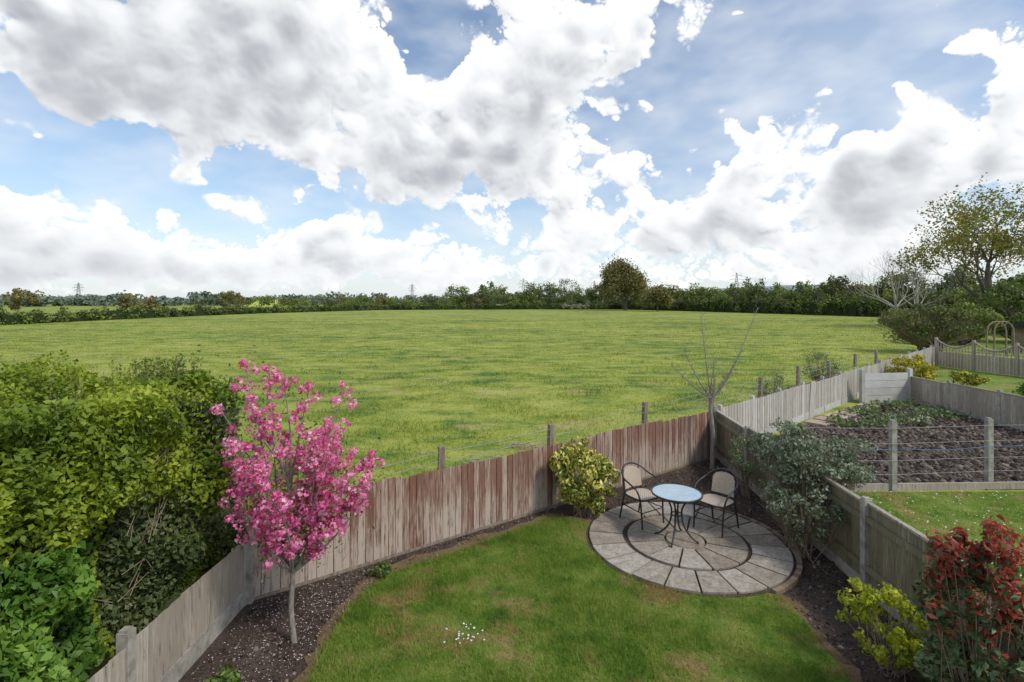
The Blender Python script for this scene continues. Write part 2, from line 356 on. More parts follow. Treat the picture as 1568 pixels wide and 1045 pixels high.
# ------------------------------------------------------------------ fences
def fence(name,p0,p1,h,mats,bw=.1,gb=.15,bay=1.83,posth=.05,side=1,full=False,rails=False,cap=False,postsize=.1,postside=1,gap=.004,zjit=.006,postmat=1):
    b=MB(); p0=np.array(p0,float);p1=np.array(p1,float); L=np.linalg.norm(p1-p0); d=(p1-p0)/L; nrm=np.array([-d[1],d[0]])*side; rz=math.atan2(d[1],d[0])
    nb=max(1,round(L/bay)); 
    for i in range(nb+1):
        q=p0+d*L*i/nb+nrm*.02*postside; H=h+posth
        b.box((q[0],q[1],H/2-.1),(postsize,postsize,H+.2),rz,postmat)
        b.box((q[0],q[1],H+.011),(postsize*.72,postsize*.72,.022),rz,postmat)
    for i in range(nb):
        e0=0 if full else postsize/2
        a=p0+d*(L*i/nb+e0); e=p0+d*(L*(i+1)/nb-e0); l=np.linalg.norm(e-a); c=(a+e)/2
        H=h+random.uniform(-.03,.03)
        if gb>0: b.box((c[0],c[1],gb/2),(l,.05,gb),rz,1)
        k=max(1,int(l/bw))
        for j in range(k):
            q=a+d*(l*(j+.5)/k); z0=gb+.003; hh=H-z0+random.uniform(-zjit,zjit)
            b.box((q[0]-nrm[0]*random.uniform(.0,.008),q[1]-nrm[1]*random.uniform(0,.008),z0+hh/2),(l/k-gap,.016,hh),rz+.06*side,0,ry=random.uniform(-.008,.008))
        for rzz in ((.3,.85) if H>.9 else (.45,)):
            q=c+nrm*(.045 if not rails else -.045); b.box((q[0],q[1],H*rzz),(l,.04,.07),rz,0)
        if cap: b.box((c[0],c[1],H+.018),(l,.06,.03),rz,2)
    return b.obj(name,mats)
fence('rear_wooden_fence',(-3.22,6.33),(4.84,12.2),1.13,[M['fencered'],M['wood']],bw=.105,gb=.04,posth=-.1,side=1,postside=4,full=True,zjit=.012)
fence('side_fence',(-3.27,6.25),(-3.27,.6),.8,[M['fencegrey'],M['concrete']],bw=.16,gb=.2,posth=.09,bay=1.9,side=-1,cap=False)
b=MB(); b.box((-3.24,6.3,.52),(.11,.11,1.1),.1); b.box((-3.24,6.3,1.08),(.075,.075,.03),.1); b.obj('corner_fence_post',M['concrete'])
fence('boundary_fence',(4.84,12.1),(4.2,.9),1.13,[M['fencedark'],M['concrete'],M['fencegrey']],bw=.125,gb=.15,posth=.06,side=1,cap=True,rails=True,postside=-1)
fence('neighbour_rear_fence',(5.05,12.35),(25.2,30.3),1.1,[M['fencepale'],M['concpale'],M['fencepale']],bw=.15,gb=.2,posth=.08,side=1,cap=False,postside=2)
fence('neighbour_side_fence',(14.7,19.0),(14.4,8.0),.95,[M['fencegrey'],M['concrete'],M['fencegrey']],bw=.15,gb=.15,posth=.08,side=1,cap=True)
b=MB()
for i in range(4): b.box((13.7,18.75,.14+i*.27),(1.9,.05,.255),.15,0)
for q in((12.72,18.6),(14.68,18.9)): b.box((q[0],q[1],.6),(.13,.13,1.25),.15,0)
b.obj('concrete_panel_wall',M['concpale'])
b=MB(); b.box((9.55,16.3,.56),(.28,.035,1.2),.6,0,ry=.12); b.box((9.35,16.55,.5),(.1,.1,1.0),.6,0); b.obj('leaning_gate',M['fencepale'])
b=MB()
for i in range(7):
    b.box((9.3+i*.55,15.55+i*.42,.02),(.55,.6,.05),.7+random.uniform(-.1,.1),0)
b.obj('paving_path',noisemat('path_slabs',[(.3,(.28,.21,.17)),(.7,(.46,.38,.31))],(5,5,5),island=.4))
b=MB(); pts=[(-3.7,6.3),(-1.19,8.55),(.75,10.1),(3.18,12.3),(5.6,14.4),(8.0,16.5),(10.5,18.8),(13,21),(15.6,23.3),(18.2,25.6)]
for i,(x,y) in enumerate(pts):
    h=1.3+random.uniform(-.05,.05); b.box((x,y,h/2),(.1,.1,h),.5+random.uniform(-.2,.2),0,ry=random.uniform(-.04,.04),rx=random.uniform(-.03,.03),jit=.004)
for z in(.25,.45,.65,.85,1.05,1.2):
    for (x0,y0),(x1,y1) in zip(pts,pts[1:]):
        b.tube([(x0,y0-.05,z),((x0+x1)/2,(y0+y1)/2-.05,z-.03),(x1,y1-.05,z)],.0042,4,1,cap=False)
for (x0,y0),(x1,y1) in zip(pts[:5],pts[1:6]):
    for i in range(1,14):
        t=i/14; b.tube([(x0+(x1-x0)*t,y0+(y1-y0)*t-.05,.1),(x0+(x1-x0)*t,y0+(y1-y0)*t-.05,1.03)],.003,3,1,cap=False)
b.obj('field_wire_fence',[M['wood'],M['steel']])
b=MB()
for x,y in((5.4,10),(7.44,10.0),(9.5,10.2),(11.6,10.3),(13.7,10.4)):
    b.box((x,y,.66),(.1,.1,1.4),0,0); b.box((x,y,1.37),(.07,.07,.03),0,0)
for z in(.35,.62,.95,1.25): b.tube([(4.8,9.95,z),(7.44,9.93,z-.01),(9.5,10.13,z),(13.7,10.33,z)],.004,4,1,cap=False)
b.tube([(4.8,9.94,.84),(6.4,9.9,.80),(7.44,9.92,.84),(8.5,10,.80),(9.5,10.12,.84),(13.7,10.32,.82)],.005,5,2,cap=False)
b.box((9.3,10.08,.07),(9.2,.05,.14),.035,3)
b.obj('post_and_wire_divider',[M['concrete'],M['steel'],M['blue'],M['fencegrey']])
b=MB(); A=np.array((24.2,29.2)); B=np.array((26.5,17.5)); L=np.linalg.norm(B-A); d=(B-A)/L; rz=math.atan2(d[1],d[0]); NP=6
for i in range(NP+1):
    q=A+d*L*i/NP; b.box((q[0],q[1],.8),(.12,.12,1.7),rz,0)
    if i<NP:
        l=L/NP; top=lambda t:1.55-.4*math.sin(math.pi*t)
        for j in range(12):
            t=(j+.5)/12; c=q+d*l*t; b.box((c[0],c[1],.45),(l/12-.02,.02,.85),rz,0)
            b.box((c[0],c[1],(top(t)+.9)/2),(.05,.02,top(t)-.9),rz,0)
        c=q+d*l/2; b.box((c[0],c[1],1.0),(l,.03,.05),rz,0)
        b.tube([tuple(q+d*l*t)+(top(t),) for t in np.linspace(0,1,9)],.045,6,0)
b.obj('trellis_fence',M['fencegrey'])
b=MB()
for k in(0,.5): b.tube([(32+k,34.5,0),(32+k,34.5,1.7)]+[(32+k+.65-.65*math.cos(t),34.5,1.7+.65*math.sin(t)) for t in np.linspace(.3,2.84,7)]+[(33.3+k,34.5,1.7),(33.3+k,34.5,0)],.05,6,0)
b.obj('garden_arch',M['wood'])
b=MB(); b.box((38.3,37,.9),(2.6,2.2,1.8),.3,0)
b.add([(36.8,35.4,1.8),(39.9,36.3,1.8),(39.3,38.6,1.8),(36.2,37.7,1.8),(36.5,36.55,2.3),(39.6,37.45,2.3)],[(0,1,5,4),(2,3,4,5),(0,4,3),(1,2,5)],1)
b.box((37.6,35.62,.85),(.8,.04,1.5),.3,1)
b.obj('garden_shed',[M['wood'],M['black']])

# ------------------------------------------------------------------ patio
m,N,out=newmat('sandstone_slabs'); co,g=obco(N,(6,6,6)); r=g.outputs['Random Per Island']
co=N.v('ADD',co,N.v('MULTIPLY',N.m('MULTIPLY',r,31.0),(1,1,1))); n1=N.noise(co,1.1,6,.72,.8); n2=N.noise(co,4,4,.7)
c=N.ramp(N.m('ADD',N.m('MULTIPLY',n1,.8),N.m('MULTIPLY',r,.2)),[(.3,(.19,.155,.115)),(.46,(.30,.258,.207)),(.60,(.40,.36,.305)),(.75,(.49,.45,.40))])
c=N.mix(N.mapr(n2,.48,.68,0,.65),c,(.15,.12,.085,1)); bsdf(N,out,c,.85,bump(N,n1,.6,.018),.25); stone=m
b=MB(); PX,PY=2.65,7.84
b.disc((PX,PY,.0),1.5,.035,64,1); b.disc((PX,PY,.035),.285,.027,40,0,.275)
def ring(r0,r1,n,off):
    for i in range(n):
        a0=2*math.pi*(i+off)/n; a1=2*math.pi*(i+1+off)/n; g0=.014/r0; g1=.014/r1; K=5; vs=[]
        zz=random.uniform(-.004,.004); j0=random.uniform(-.012,.012); j1=random.uniform(-.012,.012)
        for z in(.036,.062+zz):
            for t in range(K+1):
                a=a0+g0+(a1-a0-2*g0)*t/K; vs.append((PX+(r0+j0*.4)*math.cos(a),PY+(r0+j0*.4)*math.sin(a),z))
            for t in range(K+1):
                a=a1-g1-(a1-a0-2*g1)*t/K; vs.append((PX+(r1+j1)*math.cos(a),PY+(r1+j1)*math.sin(a),z+random.uniform(-.001,.001)))
        n2=2*(K+1); b.add(vs,[tuple(range(n2,2*n2))[::-1]]+[(k,(k+1)%n2,n2+(k+1)%n2,n2+k) for k in range(n2)],0)
ring(.31,.87,12,.2); ring(.935,1.45,20,.4)
for i in range(34):
    a=-1.1+i*.06
    b.box((PX+1.53*math.cos(a),PY+1.53*math.sin(a),.03),(.07,.088,.06),a,2)
patio=b.obj('circular_stone_patio',[stone,M['soil'],noisemat('brick_edging',[(.3,(.14,.10,.07)),(.7,(.26,.20,.14))],island=.5)])

# ------------------------------------------------------------------ table, chairs
PZ=.064
gm,N,out=newmat('table_glass'); co,g=obco(N,(9,9,9)); nz=N.noise(co,1,3); bsdf(N,out,N.ramp(nz,[(.3,(.36,.45,.50)),(.7,(.44,.53,.58))]),.07,spec=.8)  # pale blue-grey base colour stands in for reflected sky
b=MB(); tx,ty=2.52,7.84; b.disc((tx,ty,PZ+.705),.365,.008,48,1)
b.tube([(tx+.37*math.cos(t),ty+.37*math.sin(t),PZ+.708) for t in np.linspace(0,2*math.pi,40,endpoint=False)],.014,8,0,closed=True)
for k in range(4):
    a=math.pi/4+k*math.pi/2+.25; c,s=math.cos(a),math.sin(a)
    b.tube(spline([(tx+r*c,ty+r*s,PZ+z) for r,z in((.33,.695),(.2,.66),(.10,.52),(.075,.38),(.12,.2),(.24,.06),(.33,.012))],5),.014,8,0)
for z,r in((.38,.088),(.60,.14)): b.tube([(tx+r*math.cos(t),ty+r*math.sin(t),PZ+z) for t in np.linspace(0,2*math.pi,20,endpoint=False)],.01,6,0,closed=True)
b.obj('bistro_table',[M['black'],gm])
wk,N,out=newmat('wicker'); tc=N.n('ShaderNodeTexCoord')
ck=N.n('ShaderNodeTexChecker'); N.put(ck.inputs['Vector'],N.v('MULTIPLY',tc.outputs['Object'],(45,45,45))); ck.inputs['Scale'].default_value=1
nz=N.noise(N.v('MULTIPLY',tc.outputs['Object'],(60,60,60)),1,3)
c=N.mix(ck.outputs['Fac'],N.ramp(nz,[(.3,(.28,.215,.16)),(.7,(.40,.32,.25))]),N.ramp(nz,[(.3,(.48,.39,.31)),(.7,(.62,.52,.42))]))
bsdf(N,out,c,.6,bump(N,ck.outputs['Fac'],.5,.004),.3)
def chair(name,x,y,face):
    b=MB()
    n=28; o=[]
    for i in range(n):
        t=2*math.pi*i/n; c,s=math.cos(t),math.sin(t); o.append((.235*math.copysign(abs(c)**.55,c),.22*math.copysign(abs(s)**.55,s)))
    b.add([(p[0],p[1],.425) for p in o]+[(p[0],p[1],.45) for p in o],[tuple(range(n))[::-1],tuple(range(n,2*n))]+[(k,(k+1)%n,n+(k+1)%n,n+k) for k in range(n)],1)
    b.tube([(p[0]*1.02,p[1]*1.02,.437) for p in o],.014,8,0,closed=True)
    half=[(.245,.235,0),(.245,.215,.22),(.26,.20,.45),(.285,.15,.60),(.30,.02,.67),(.285,-.14,.72),(.22,-.25,.80),(.11,-.30,.86),(0,-.315,.875)]
    full=half+[(-p[0],p[1],p[2]) for p in half[-2::-1]]
    b.tube(spline(full,6),.014,8,0)
    for s in(-1,1):
        b.tube(spline([(s*.22,-.30,0),(s*.215,-.25,.22),(s*.2,-.215,.44),(s*.19,-.25,.62),(s*.17,-.285,.80)],6),.014,8,0)
        b.tube([(s*.245,.22,.25),(s*.215,-.24,.25)],.009,6,0)
    b.tube([(-.245,.22,.25),(.245,.22,.25)],.009,6,0); b.tube([(-.215,-.24,.25),(.215,-.24,.25)],.009,6,0)
    K=12; vs=[]
    for z,yy in((.50,-.225),(.62,-.245),(.74,-.272),(.83,-.298)):
        for i in range(K+1):
            t=i/K*2-1; w=.19 if z<.8 else .15; vs.append((w*t,yy+.03*t*t,z+(-.03*t*t if z>.8 else 0)))
    m=len(vs); vs2=[(p[0],p[1]-.014,p[2]) for p in vs]; fs=[]
    for r_ in range(3):
        for i in range(K):
            a=r_*(K+1)+i; fs.append((a,a+1,a+K+2,a+K+1)); fs.append((m+a,m+a+K+1,m+a+K+2,m+a+1))
    b.add(vs+vs2,fs,1,True)
    o_=b.obj(name,[M['black'],wk]); o_.location=(x,y,PZ); o_.rotation_euler=(0,0,face); return o_
chair('wicker_chair',2.16,8.48,math.radians(-148)); chair('wicker_chair',3.27,8.22,math.radians(128))

# ------------------------------------------------------------------ hedge (left)
def lump(a,b): return .17*np.sin(a*2.1+b*1.3)+.13*np.sin(a*4.3-b*3.1+1)+.09*np.sin(a*7.7+2*np.sin(b*5))+.07*np.sin(b*8.9+a*2)
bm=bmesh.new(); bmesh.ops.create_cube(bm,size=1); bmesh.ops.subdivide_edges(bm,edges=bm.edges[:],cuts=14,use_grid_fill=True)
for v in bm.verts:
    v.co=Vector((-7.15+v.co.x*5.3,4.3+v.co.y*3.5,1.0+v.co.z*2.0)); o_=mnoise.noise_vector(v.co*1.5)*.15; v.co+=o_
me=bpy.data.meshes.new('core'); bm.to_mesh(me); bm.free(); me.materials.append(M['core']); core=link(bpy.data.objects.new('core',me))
def hedgepts(n):
    out=[];nr=[]
    nA=int(n*.46); y=rng.uniform(2.2,6.8,nA); z=rng.uniform(.5,2.8,nA); o=lump(y,z); dep=rng.uniform(0,1,nA)**1.5*.55
    taper=np.clip((z-2.2),0,1)*.45+np.clip(y-6.3,0,1)*.5
    out.append(np.stack([-3.52+o-dep-taper,y,z],1)); nr.append(np.tile([1,0,.45],(nA,1)))
    nB=int(n*.42); x=-3.6-rng.uniform(0,1,nB)**1.2*6.0; y=rng.uniform(2.4,6.8,nB); o=lump(x*1.2,y*1.2)*.75; dep=rng.uniform(0,1,nB)**1.5*.5
    z=2.60+.13*np.sin(x*1.1+1.5)+o-dep-np.clip(x+3.9,0,1)*.5
    out.append(np.stack([x,y,z],1)); nr.append(np.tile([.1,-.1,1],(nB,1)))
    nC=n-nA-nB; x=rng.uniform(-9.5,-3.5,nC); z=rng.uniform(.6,2.7,nC); out.append(np.stack([x,6.7+lump(x,z)*.6-rng.uniform(0,.5,nC),z],1)); nr.append(np.tile([0,1,.3],(nC,1)))
    return np.concatenate(out),np.concatenate(nr)
P,nr=hedgepts(190000)
reg=np.sin(P[:,1]*1.7+P[:,2]*1.1)+.6*np.sin(P[:,0]*2.3+P[:,2]*2.9)+rng.normal(size=len(P))*.35
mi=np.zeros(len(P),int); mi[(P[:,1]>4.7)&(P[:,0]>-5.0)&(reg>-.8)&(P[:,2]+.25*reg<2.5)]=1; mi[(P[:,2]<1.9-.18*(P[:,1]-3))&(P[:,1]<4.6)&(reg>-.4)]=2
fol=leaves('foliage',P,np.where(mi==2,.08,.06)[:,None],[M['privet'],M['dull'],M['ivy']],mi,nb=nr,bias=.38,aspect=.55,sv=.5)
sh=[];sg=[]
for i in range(240):
    if i<180: x=random.uniform(-8,-3.9); y=random.uniform(4.2,6.8)
    else: x=random.uniform(-4.7,-4.1); y=random.uniform(6,6.8)
    z0=2.6; h=random.uniform(.1,.45)*(1.3 if i>=230 else 1); dx,dy=random.uniform(-.1,.1),random.uniform(-.1,.1)
    sg.append(((x,y,z0-.2),(x+dx,y+dy,z0+h),.005,.002))
    for j in range(22):
        t=random.random(); sh.append((x+dx*t+random.gauss(0,.025),y+dy*t+random.gauss(0,.025),z0-.1+(h+.1)*t))
shoots=leaves('shoots',np.array(sh),.05,[M['privet']],aspect=.45,droop=1.0); st=tubesobj('shoot_stems',sg,M['twig'],4)
sg=[]
for i in range(90):
    y=random.uniform(4.6,6.7); z=random.uniform(.9,2.3); a=random.uniform(-1,1); l=random.uniform(.15,.4)
    p=(-3.58+random.uniform(-.1,.05),y,z); sg.append((p,(p[0]+random.uniform(-.05,.14),y+math.sin(a)*l,z+math.cos(a)*l*.8),.005,.003))
tw=tubesobj('twigs',sg,M['twig'],4)
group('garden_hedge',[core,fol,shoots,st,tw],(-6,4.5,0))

# ------------------------------------------------------------------ blossom tree
bx,by=-2.36,5.55; segs=[]; cl=[]
stem=spline([(bx-.0,by,0),(bx-.04,by+.01,.35),(bx-.02,by,.75),(bx-.08,by,1.15),(bx-.06,by,1.6),(bx-.1,by,2.2)],5)
rr=np.linspace(.034,.012,len(stem))
for i in range(len(stem)-1): segs.append((stem[i],stem[i+1],rr[i],rr[i+1]))
ends=[(-2.86,5.5,3.04),(-2.66,5.6,2.97),(-2.5,5.6,2.86),(-2.26,5.7,2.72),(-1.80,5.5,2.72),(-3.14,5.5,2.55),(-1.62,5.6,2.0),(-1.46,5.5,1.76),(-3.04,5.7,1.85),(-2.86,5.3,1.65),(-2.5,5.2,1.5),(-1.96,5.4,1.55),(-1.7,5.6,1.62),(-3.05,5.4,2.2),(-2.95,5.9,2.4),(-2.1,5.9,2.3),(-1.9,5.3,2.1),(-2.4,5.0,2.0),(-2.3,6.1,2.0),(-2.75,5.1,2.3),(-1.55,5.7,1.88)]
for i in range(18):
    a=random.uniform(0,6.28); r=random.uniform(.3,.7); z=random.uniform(1.6,2.35); ends.append((-2.36+r*math.cos(a)*(1.25-.3*(z-1.4)),5.55+r*math.sin(a)*.8,z))
for e in ends:
    t0=min(.95,max(.42,(e[2]-.6)/2.2*.8)); s=stem[int(t0*(len(stem)-1))]
    mid=(Vector(s)*.5+Vector(e)*.5)+Vector((random.uniform(-.08,.08),random.uniform(-.08,.08),-.08)); c=spline([s,mid,e],6)
    for i in range(len(c)-1): segs.append((c[i],c[i+1],.012*(1-i/len(c))+.003,.012*(1-(i+1)/len(c))+.003))
    for i in range(5,len(c)):
        for q in range(2):
            if random.random()<.82: cl.append(c[i]+Vector((random.gauss(0,.07),random.gauss(0,.07),random.gauss(0,.055))))
cl=np.array([tuple(c) for c in cl]); n=15500; idx=rng.integers(0,len(cl),n); u=unit(rng.normal(size=(n,3))); crs=rng.uniform(.6,1.4,size=(len(cl),1))[idx]
P=cl[idx]+u*rng.uniform(.03,.06,size=(n,1))*crs
t1=leaves('blossom',P,.037,[M['pink']],nb=u,bias=.45,aspect=.9,fold=.2)
idx=rng.integers(0,len(cl),1900); t2=leaves('leaves',cl[idx]+rng.normal(0,.09,size=(1900,3)),.045,[M['bronze'],M['weed']],rng.integers(0,2,1900),aspect=.5)
group('blossom_tree',[tubesobj('trunk_and_branches',segs,M['barkpale'],7),t1,t2],(bx,by,0))

# ------------------------------------------------------------------ shrubs
def shrub(name,x,y,rx,ry,z0,z1,ncl,n,size,mats,cr=.3,probs=None,aspect=.5,twig=M['twig'],tr=.006,droop=None,bias=.5,extra=0,shell=.3,topmi=None,tw=.2):
    zc=(z0+z1)/2; rz=(z1-z0)/2; P,u,cc=clumped((x,y,zc),(rx,ry,rz),ncl,n,cr,shell=shell)
    k=P[:,2]>.03; P=P[k];u=u[k]
    mi=None
    if len(mats)>1:
        mi=rng.choice(len(mats),size=len(P),p=probs)
        if topmi is not None: mi=np.where(P[:,2]+rng.normal(0,tw,len(P))>topmi,0,1)
    segs=[]
    for c in cc:
        b0=np.array([x+random.gauss(0,rx*.12),y+random.gauss(0,ry*.12),0]); md=b0*.45+np.array(c)*.55+rng.normal(0,.05,3)*rx; md[2]=c[2]*.5
        segs+= [(b0,md,tr*1.3,tr),(md,c,tr,tr*.5)]
        for j in range(extra):
            e=c+rng.normal(0,cr*.8,3)*np.array([rx,ry,rz]); segs.append((md,e,tr*.5,tr*.25)); 
    return group(name,[tubesobj('stems',segs,twig,5),leaves('foliage',P,size,mats,mi,nb=u,bias=bias,aspect=aspect,droop=droop)],(x,y,0))
shrub('variegated_shrub',1.22,8.85,.68,.5,.05,1.38,50,6500,.085,[M['varieg']],.26,aspect=.45)
shrub('elaeagnus_shrub',4.62,7.95,.9,1.0,.85,1.84,64,8200,.06,[M['greyleaf']],.24,extra=5,tr=.006)
shrub('elaeagnus_shrub',4.22,7.45,.58,.75,.2,1.25,44,3400,.05,[M['greyleaf'],M['bronze']],.25,probs=[.85,.15],extra=8,tr=.005)
shrub('climbing_rose',4.45,9.7,.3,.6,.3,1.2,20,1000,.045,[M['greyleaf'],M['weed']],.3,probs=[.6,.4],extra=3,tr=.005)
shrub('lime_shrub',3.78,5.1,.5,.45,.10,.95,64,3300,.048,[M['lime']],.17,aspect=.55,tr=.003)
shrub('photinia_shrub',3.78,4.12,.52,.5,.15,2.0,110,8500,.07,[M['red'],M['photgreen']],.17,aspect=.42,topmi=1.42,tr=.0035,droop=.45,tw=.4)
shrub('bed_perennial',-2.75,4.85,.2,.18,.02,.22,10,300,.07,[M['weed']],.35)
shrub('bed_perennial',-1.75,6.85,.18,.12,.02,.2,9,260,.06,[M['weed']],.35)
shrub('bed_perennial',3.3,9.5,.3,.2,.02,.25,10,300,.05,[M['weed']],.35)
segs=[];tips=[]; sx,sy=4.42,11.3
main=[(sx,sy,0),(sx+.02,sy,.7),(sx-.04,sy,1.3),(sx,sy,1.55)]
for a_,b_,r0,r1 in((0,1,.055,.05),(1,2,.05,.045),(2,3,.045,.035)): segs.append((main[a_],main[b_],r0,r1))
for e in((sx-.25,sy,3.35),(sx+1.05,sy+.1,3.55),(sx-.62,sy,2.6),(sx+.55,sy-.2,2.6),(sx+.1,sy+.2,2.5),(sx-.9,sy,2.3),(sx+.3,sy,2.1),(sx-.1,sy-.3,2.2)):
    c=spline([main[3],(main[3][0]*.6+e[0]*.4,sy,1.55+(e[2]-1.55)*.3),e],6)
    for i in range(len(c)-1): segs.append((c[i],c[i+1],.016*(1-i/len(c))+.004,.016*(1-(i+1)/len(c))+.004))
    for i in range(3,len(c)):
        for q in range(2): segs.append((c[i],c[i]+Vector((random.uniform(-.12,.12),random.uniform(-.12,.12),random.uniform(.02,.18))),.004,.002)); tips.append(tuple(c[i]))
P=np.array(tips); P=np.repeat(P,3,0)+rng.normal(0,.05,(len(P)*3,3))
group('bare_sapling',[tubesobj('trunk',segs,M['barkpale'],6),leaves('buds',P,.03,[M['greyleaf']])],(sx,sy,0))
n=6000; x=rng.uniform(8.5,14.4,n); y=rng.uniform(14.5,18.6,n); k=inpoly(x,y,[(8.6,14.9),(11.5,14.6),(14.5,16),(14.5,18.5),(12.8,18.3)])&(np.sin(x*3+y)+np.sin(y*4-x*2)+rng.normal(size=n)*.6>0)
leaves('vegetable_plot_weeds',np.stack([x[k],y[k],rng.uniform(.02,.2,k.sum())],1),.11,[M['weed'],M['greyleaf']],rng.integers(0,2,k.sum()),aspect=.6)
shrub('yellow_flowering_shrub',16.9,21.6,1.0,1.0,.2,1.55,36,5200,.09,[M['yellowfl'],M['weed']],.28,probs=[.75,.25])
shrub('yellow_flowering_shrub',18.6,21.0,.8,.7,.1,.9,24,2500,.09,[M['yellowfl'],M['weed']],.28,probs=[.5,.5])
shrub('clipped_hedge',20.0,18.6,1.9,1.2,.05,.95,60,9000,.09,[M['ivy']],.25)
shrub('hazel_bush',30.0,37.0,3.4,2.6,.3,3.9,60,12000,.16,[far[3],far[1]],.25,probs=[.5,.5],extra=8,tr=.035)
shrub('verge_bush',13.2,21.9,1.1,.7,.2,1.7,22,1800,.06,[M['weed'],M['greyleaf']],.3,probs=[.5,.5],extra=9,tr=.01)
shrub('verge_bush',8.8,17.3,.9,.5,.1,1.4,16,900,.06,[M['weed'],M['greyleaf']],.3,probs=[.5,.5],extra=9,tr=.01)
shrub('laurel_bush',46,46,4.5,4,.3,5.4,40,9000,.3,[far[0]],.3,tr=.05)
shrub('laurel_bush',39,44,3.5,3,.3,3.7,34,7000,.28,[far[1]],.3,tr=.05)
segs=[]
for cx_,cy_ in((-.6,11.6),(.35,12.9)):
    for i in range(70):
        a=random.uniform(0,6.28); p=(cx_+random.gauss(0,.25),cy_+random.gauss(0,.15),random.uniform(.02,.12)); segs.append((p,(p[0]+.2*math.cos(a),p[1]+.2*math.sin(a),p[2]+random.uniform(-.05,.05)),.008,.004))
tubesobj('brush_pile',segs,noisemat('dry_twigs',[(.3,(.3,.24,.17)),(.7,(.5,.44,.35))],island=.5),4)

# ------------------------------------------------------------------ distant vegetation
def crowd(name,items,mats):
    PV=[];NB=[];SZ=[];MI=[]
    for (x,y,w,h,z0,n,size,mi,ncl,cr) in items:
        P,u,_=clumped((x,y,(z0+h)/2),(w/2,w/2,(h-z0)/2),ncl,n,cr,shell=.55)
        k=P[:,2]>0; PV.append(P[k]);NB.append(u[k]);SZ.append(np.full(k.sum(),size));MI.append(np.full(k.sum(),mi))
    P=np.concatenate(PV);u=np.concatenate(NB);s=np.concatenate(SZ)[:,None]
    return leaves(name,P,s,mats,np.concatenate(MI),nb=u,bias=.55,aspect=.8)
path=[(-125,66),(-80.6,80.6),(-82,121),(-79,161),(-58,223),(0,238),(51,241),(73,181),(90,116),(84,98),(73,80),(60,63),(52,51)]
hts=[3.0,2.9,3.1,3.0,3.6,4.0,4.2,6,6.5,6.8,6.5,6,4.5]
items=[]
for i in range(len(path)-1):
    a=np.array(path[i]);c=np.array(path[i+1]);L=np.linalg.norm(c-a); k=int(L/2.3)
    for j in range(k):
        t=(j+random.random())/k; q=a+(c-a)*t; h=(hts[i]*(1-t)+hts[i+1]*t)*random.uniform(.72,1.15); w=random.uniform(3,5.5)
        items.append((q[0]+random.gauss(0,.6),q[1]+random.gauss(0,.8),w,h,-.5,300,.42 if h<4.6 else .5,random.choice([0,0,1,3]),9,.45))
crowd('field_boundary_hedge',items,far)
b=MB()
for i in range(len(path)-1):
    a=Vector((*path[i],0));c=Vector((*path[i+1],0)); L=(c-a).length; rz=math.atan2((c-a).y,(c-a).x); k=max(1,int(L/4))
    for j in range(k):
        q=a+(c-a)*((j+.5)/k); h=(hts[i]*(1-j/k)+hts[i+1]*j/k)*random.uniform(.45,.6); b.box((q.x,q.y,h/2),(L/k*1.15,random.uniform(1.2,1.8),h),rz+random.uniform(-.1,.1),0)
b.obj('hedge_shade_core',M['core'])  # dark boxes filling the hedge, coloured as its inner shade
items=[]
def T(X,Y,w,h,mi,n=900,size=.7,z0=None,ncl=22,cr=.34): items.append((X,Y,w,h,h*.12 if z0 is None else z0,n,size,mi,ncl,cr))
R=random.Random(5)
for i in range(46):
    t=i/45; X=-30+t*118; Y=262-80*max(0,(t-.55)/.45)**1.2+R.uniform(-5,12)
    T(X,Y,R.uniform(8,15),R.uniform(7,14.5),R.choice([0,1,0,3,2,1]))
for i in range(26):
    t=i/25; X=74+t*20+R.uniform(-2,4); Y=185-75*t; T(X+4,Y,R.uniform(7,11),R.uniform(6.5,13),R.choice([0,1,3,0,2]),900,.55)
for i in range(18):
    t=i/17; X=93-t*36; Y=108-t*52; T(X+5,Y+3,R.uniform(6,9),R.uniform(5.5,9.0),R.choice([0,1,3,0]),1200,.42)
for i in range(34):
    t=i/33; X=-170+t*150; Y=265+R.uniform(0,50); T(X,Y,R.uniform(8,15),R.uniform(4.5,8),R.choice([0,1,3,1,2]),500,.8)
for X,Y,w,h in((-112,118,7,7.6),(-97,130,6,6.2),(-93,131,5,5.5),(-88,160,9,8),(-95,170,7,7.0),(26,225,14,15),(-8,236,13,10.5)):
    T(X,Y,w,h,R.choice([3,2,0]),1300,.45,cr=.28)
for i in range(4): T(24+i*3.2,232,4,3.2,5,160,.4,z0=0)
crowd('distant_trees',items,far)
items=[]
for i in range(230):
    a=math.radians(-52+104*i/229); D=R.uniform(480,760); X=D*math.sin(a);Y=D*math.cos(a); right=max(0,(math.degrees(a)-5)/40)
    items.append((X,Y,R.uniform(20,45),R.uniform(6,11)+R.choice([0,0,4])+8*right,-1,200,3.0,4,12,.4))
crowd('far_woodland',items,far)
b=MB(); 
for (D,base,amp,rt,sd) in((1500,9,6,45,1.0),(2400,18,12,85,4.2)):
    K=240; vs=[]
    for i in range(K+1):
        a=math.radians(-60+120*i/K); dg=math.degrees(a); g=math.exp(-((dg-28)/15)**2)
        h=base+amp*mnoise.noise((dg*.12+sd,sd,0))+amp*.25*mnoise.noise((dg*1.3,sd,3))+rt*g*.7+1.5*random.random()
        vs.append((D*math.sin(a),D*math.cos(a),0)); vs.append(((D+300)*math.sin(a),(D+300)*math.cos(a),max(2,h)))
    b.add(vs,[(2*i,2*i+2,2*i+3,2*i+1) for i in range(K)],0 if D<2000 else 1,False)
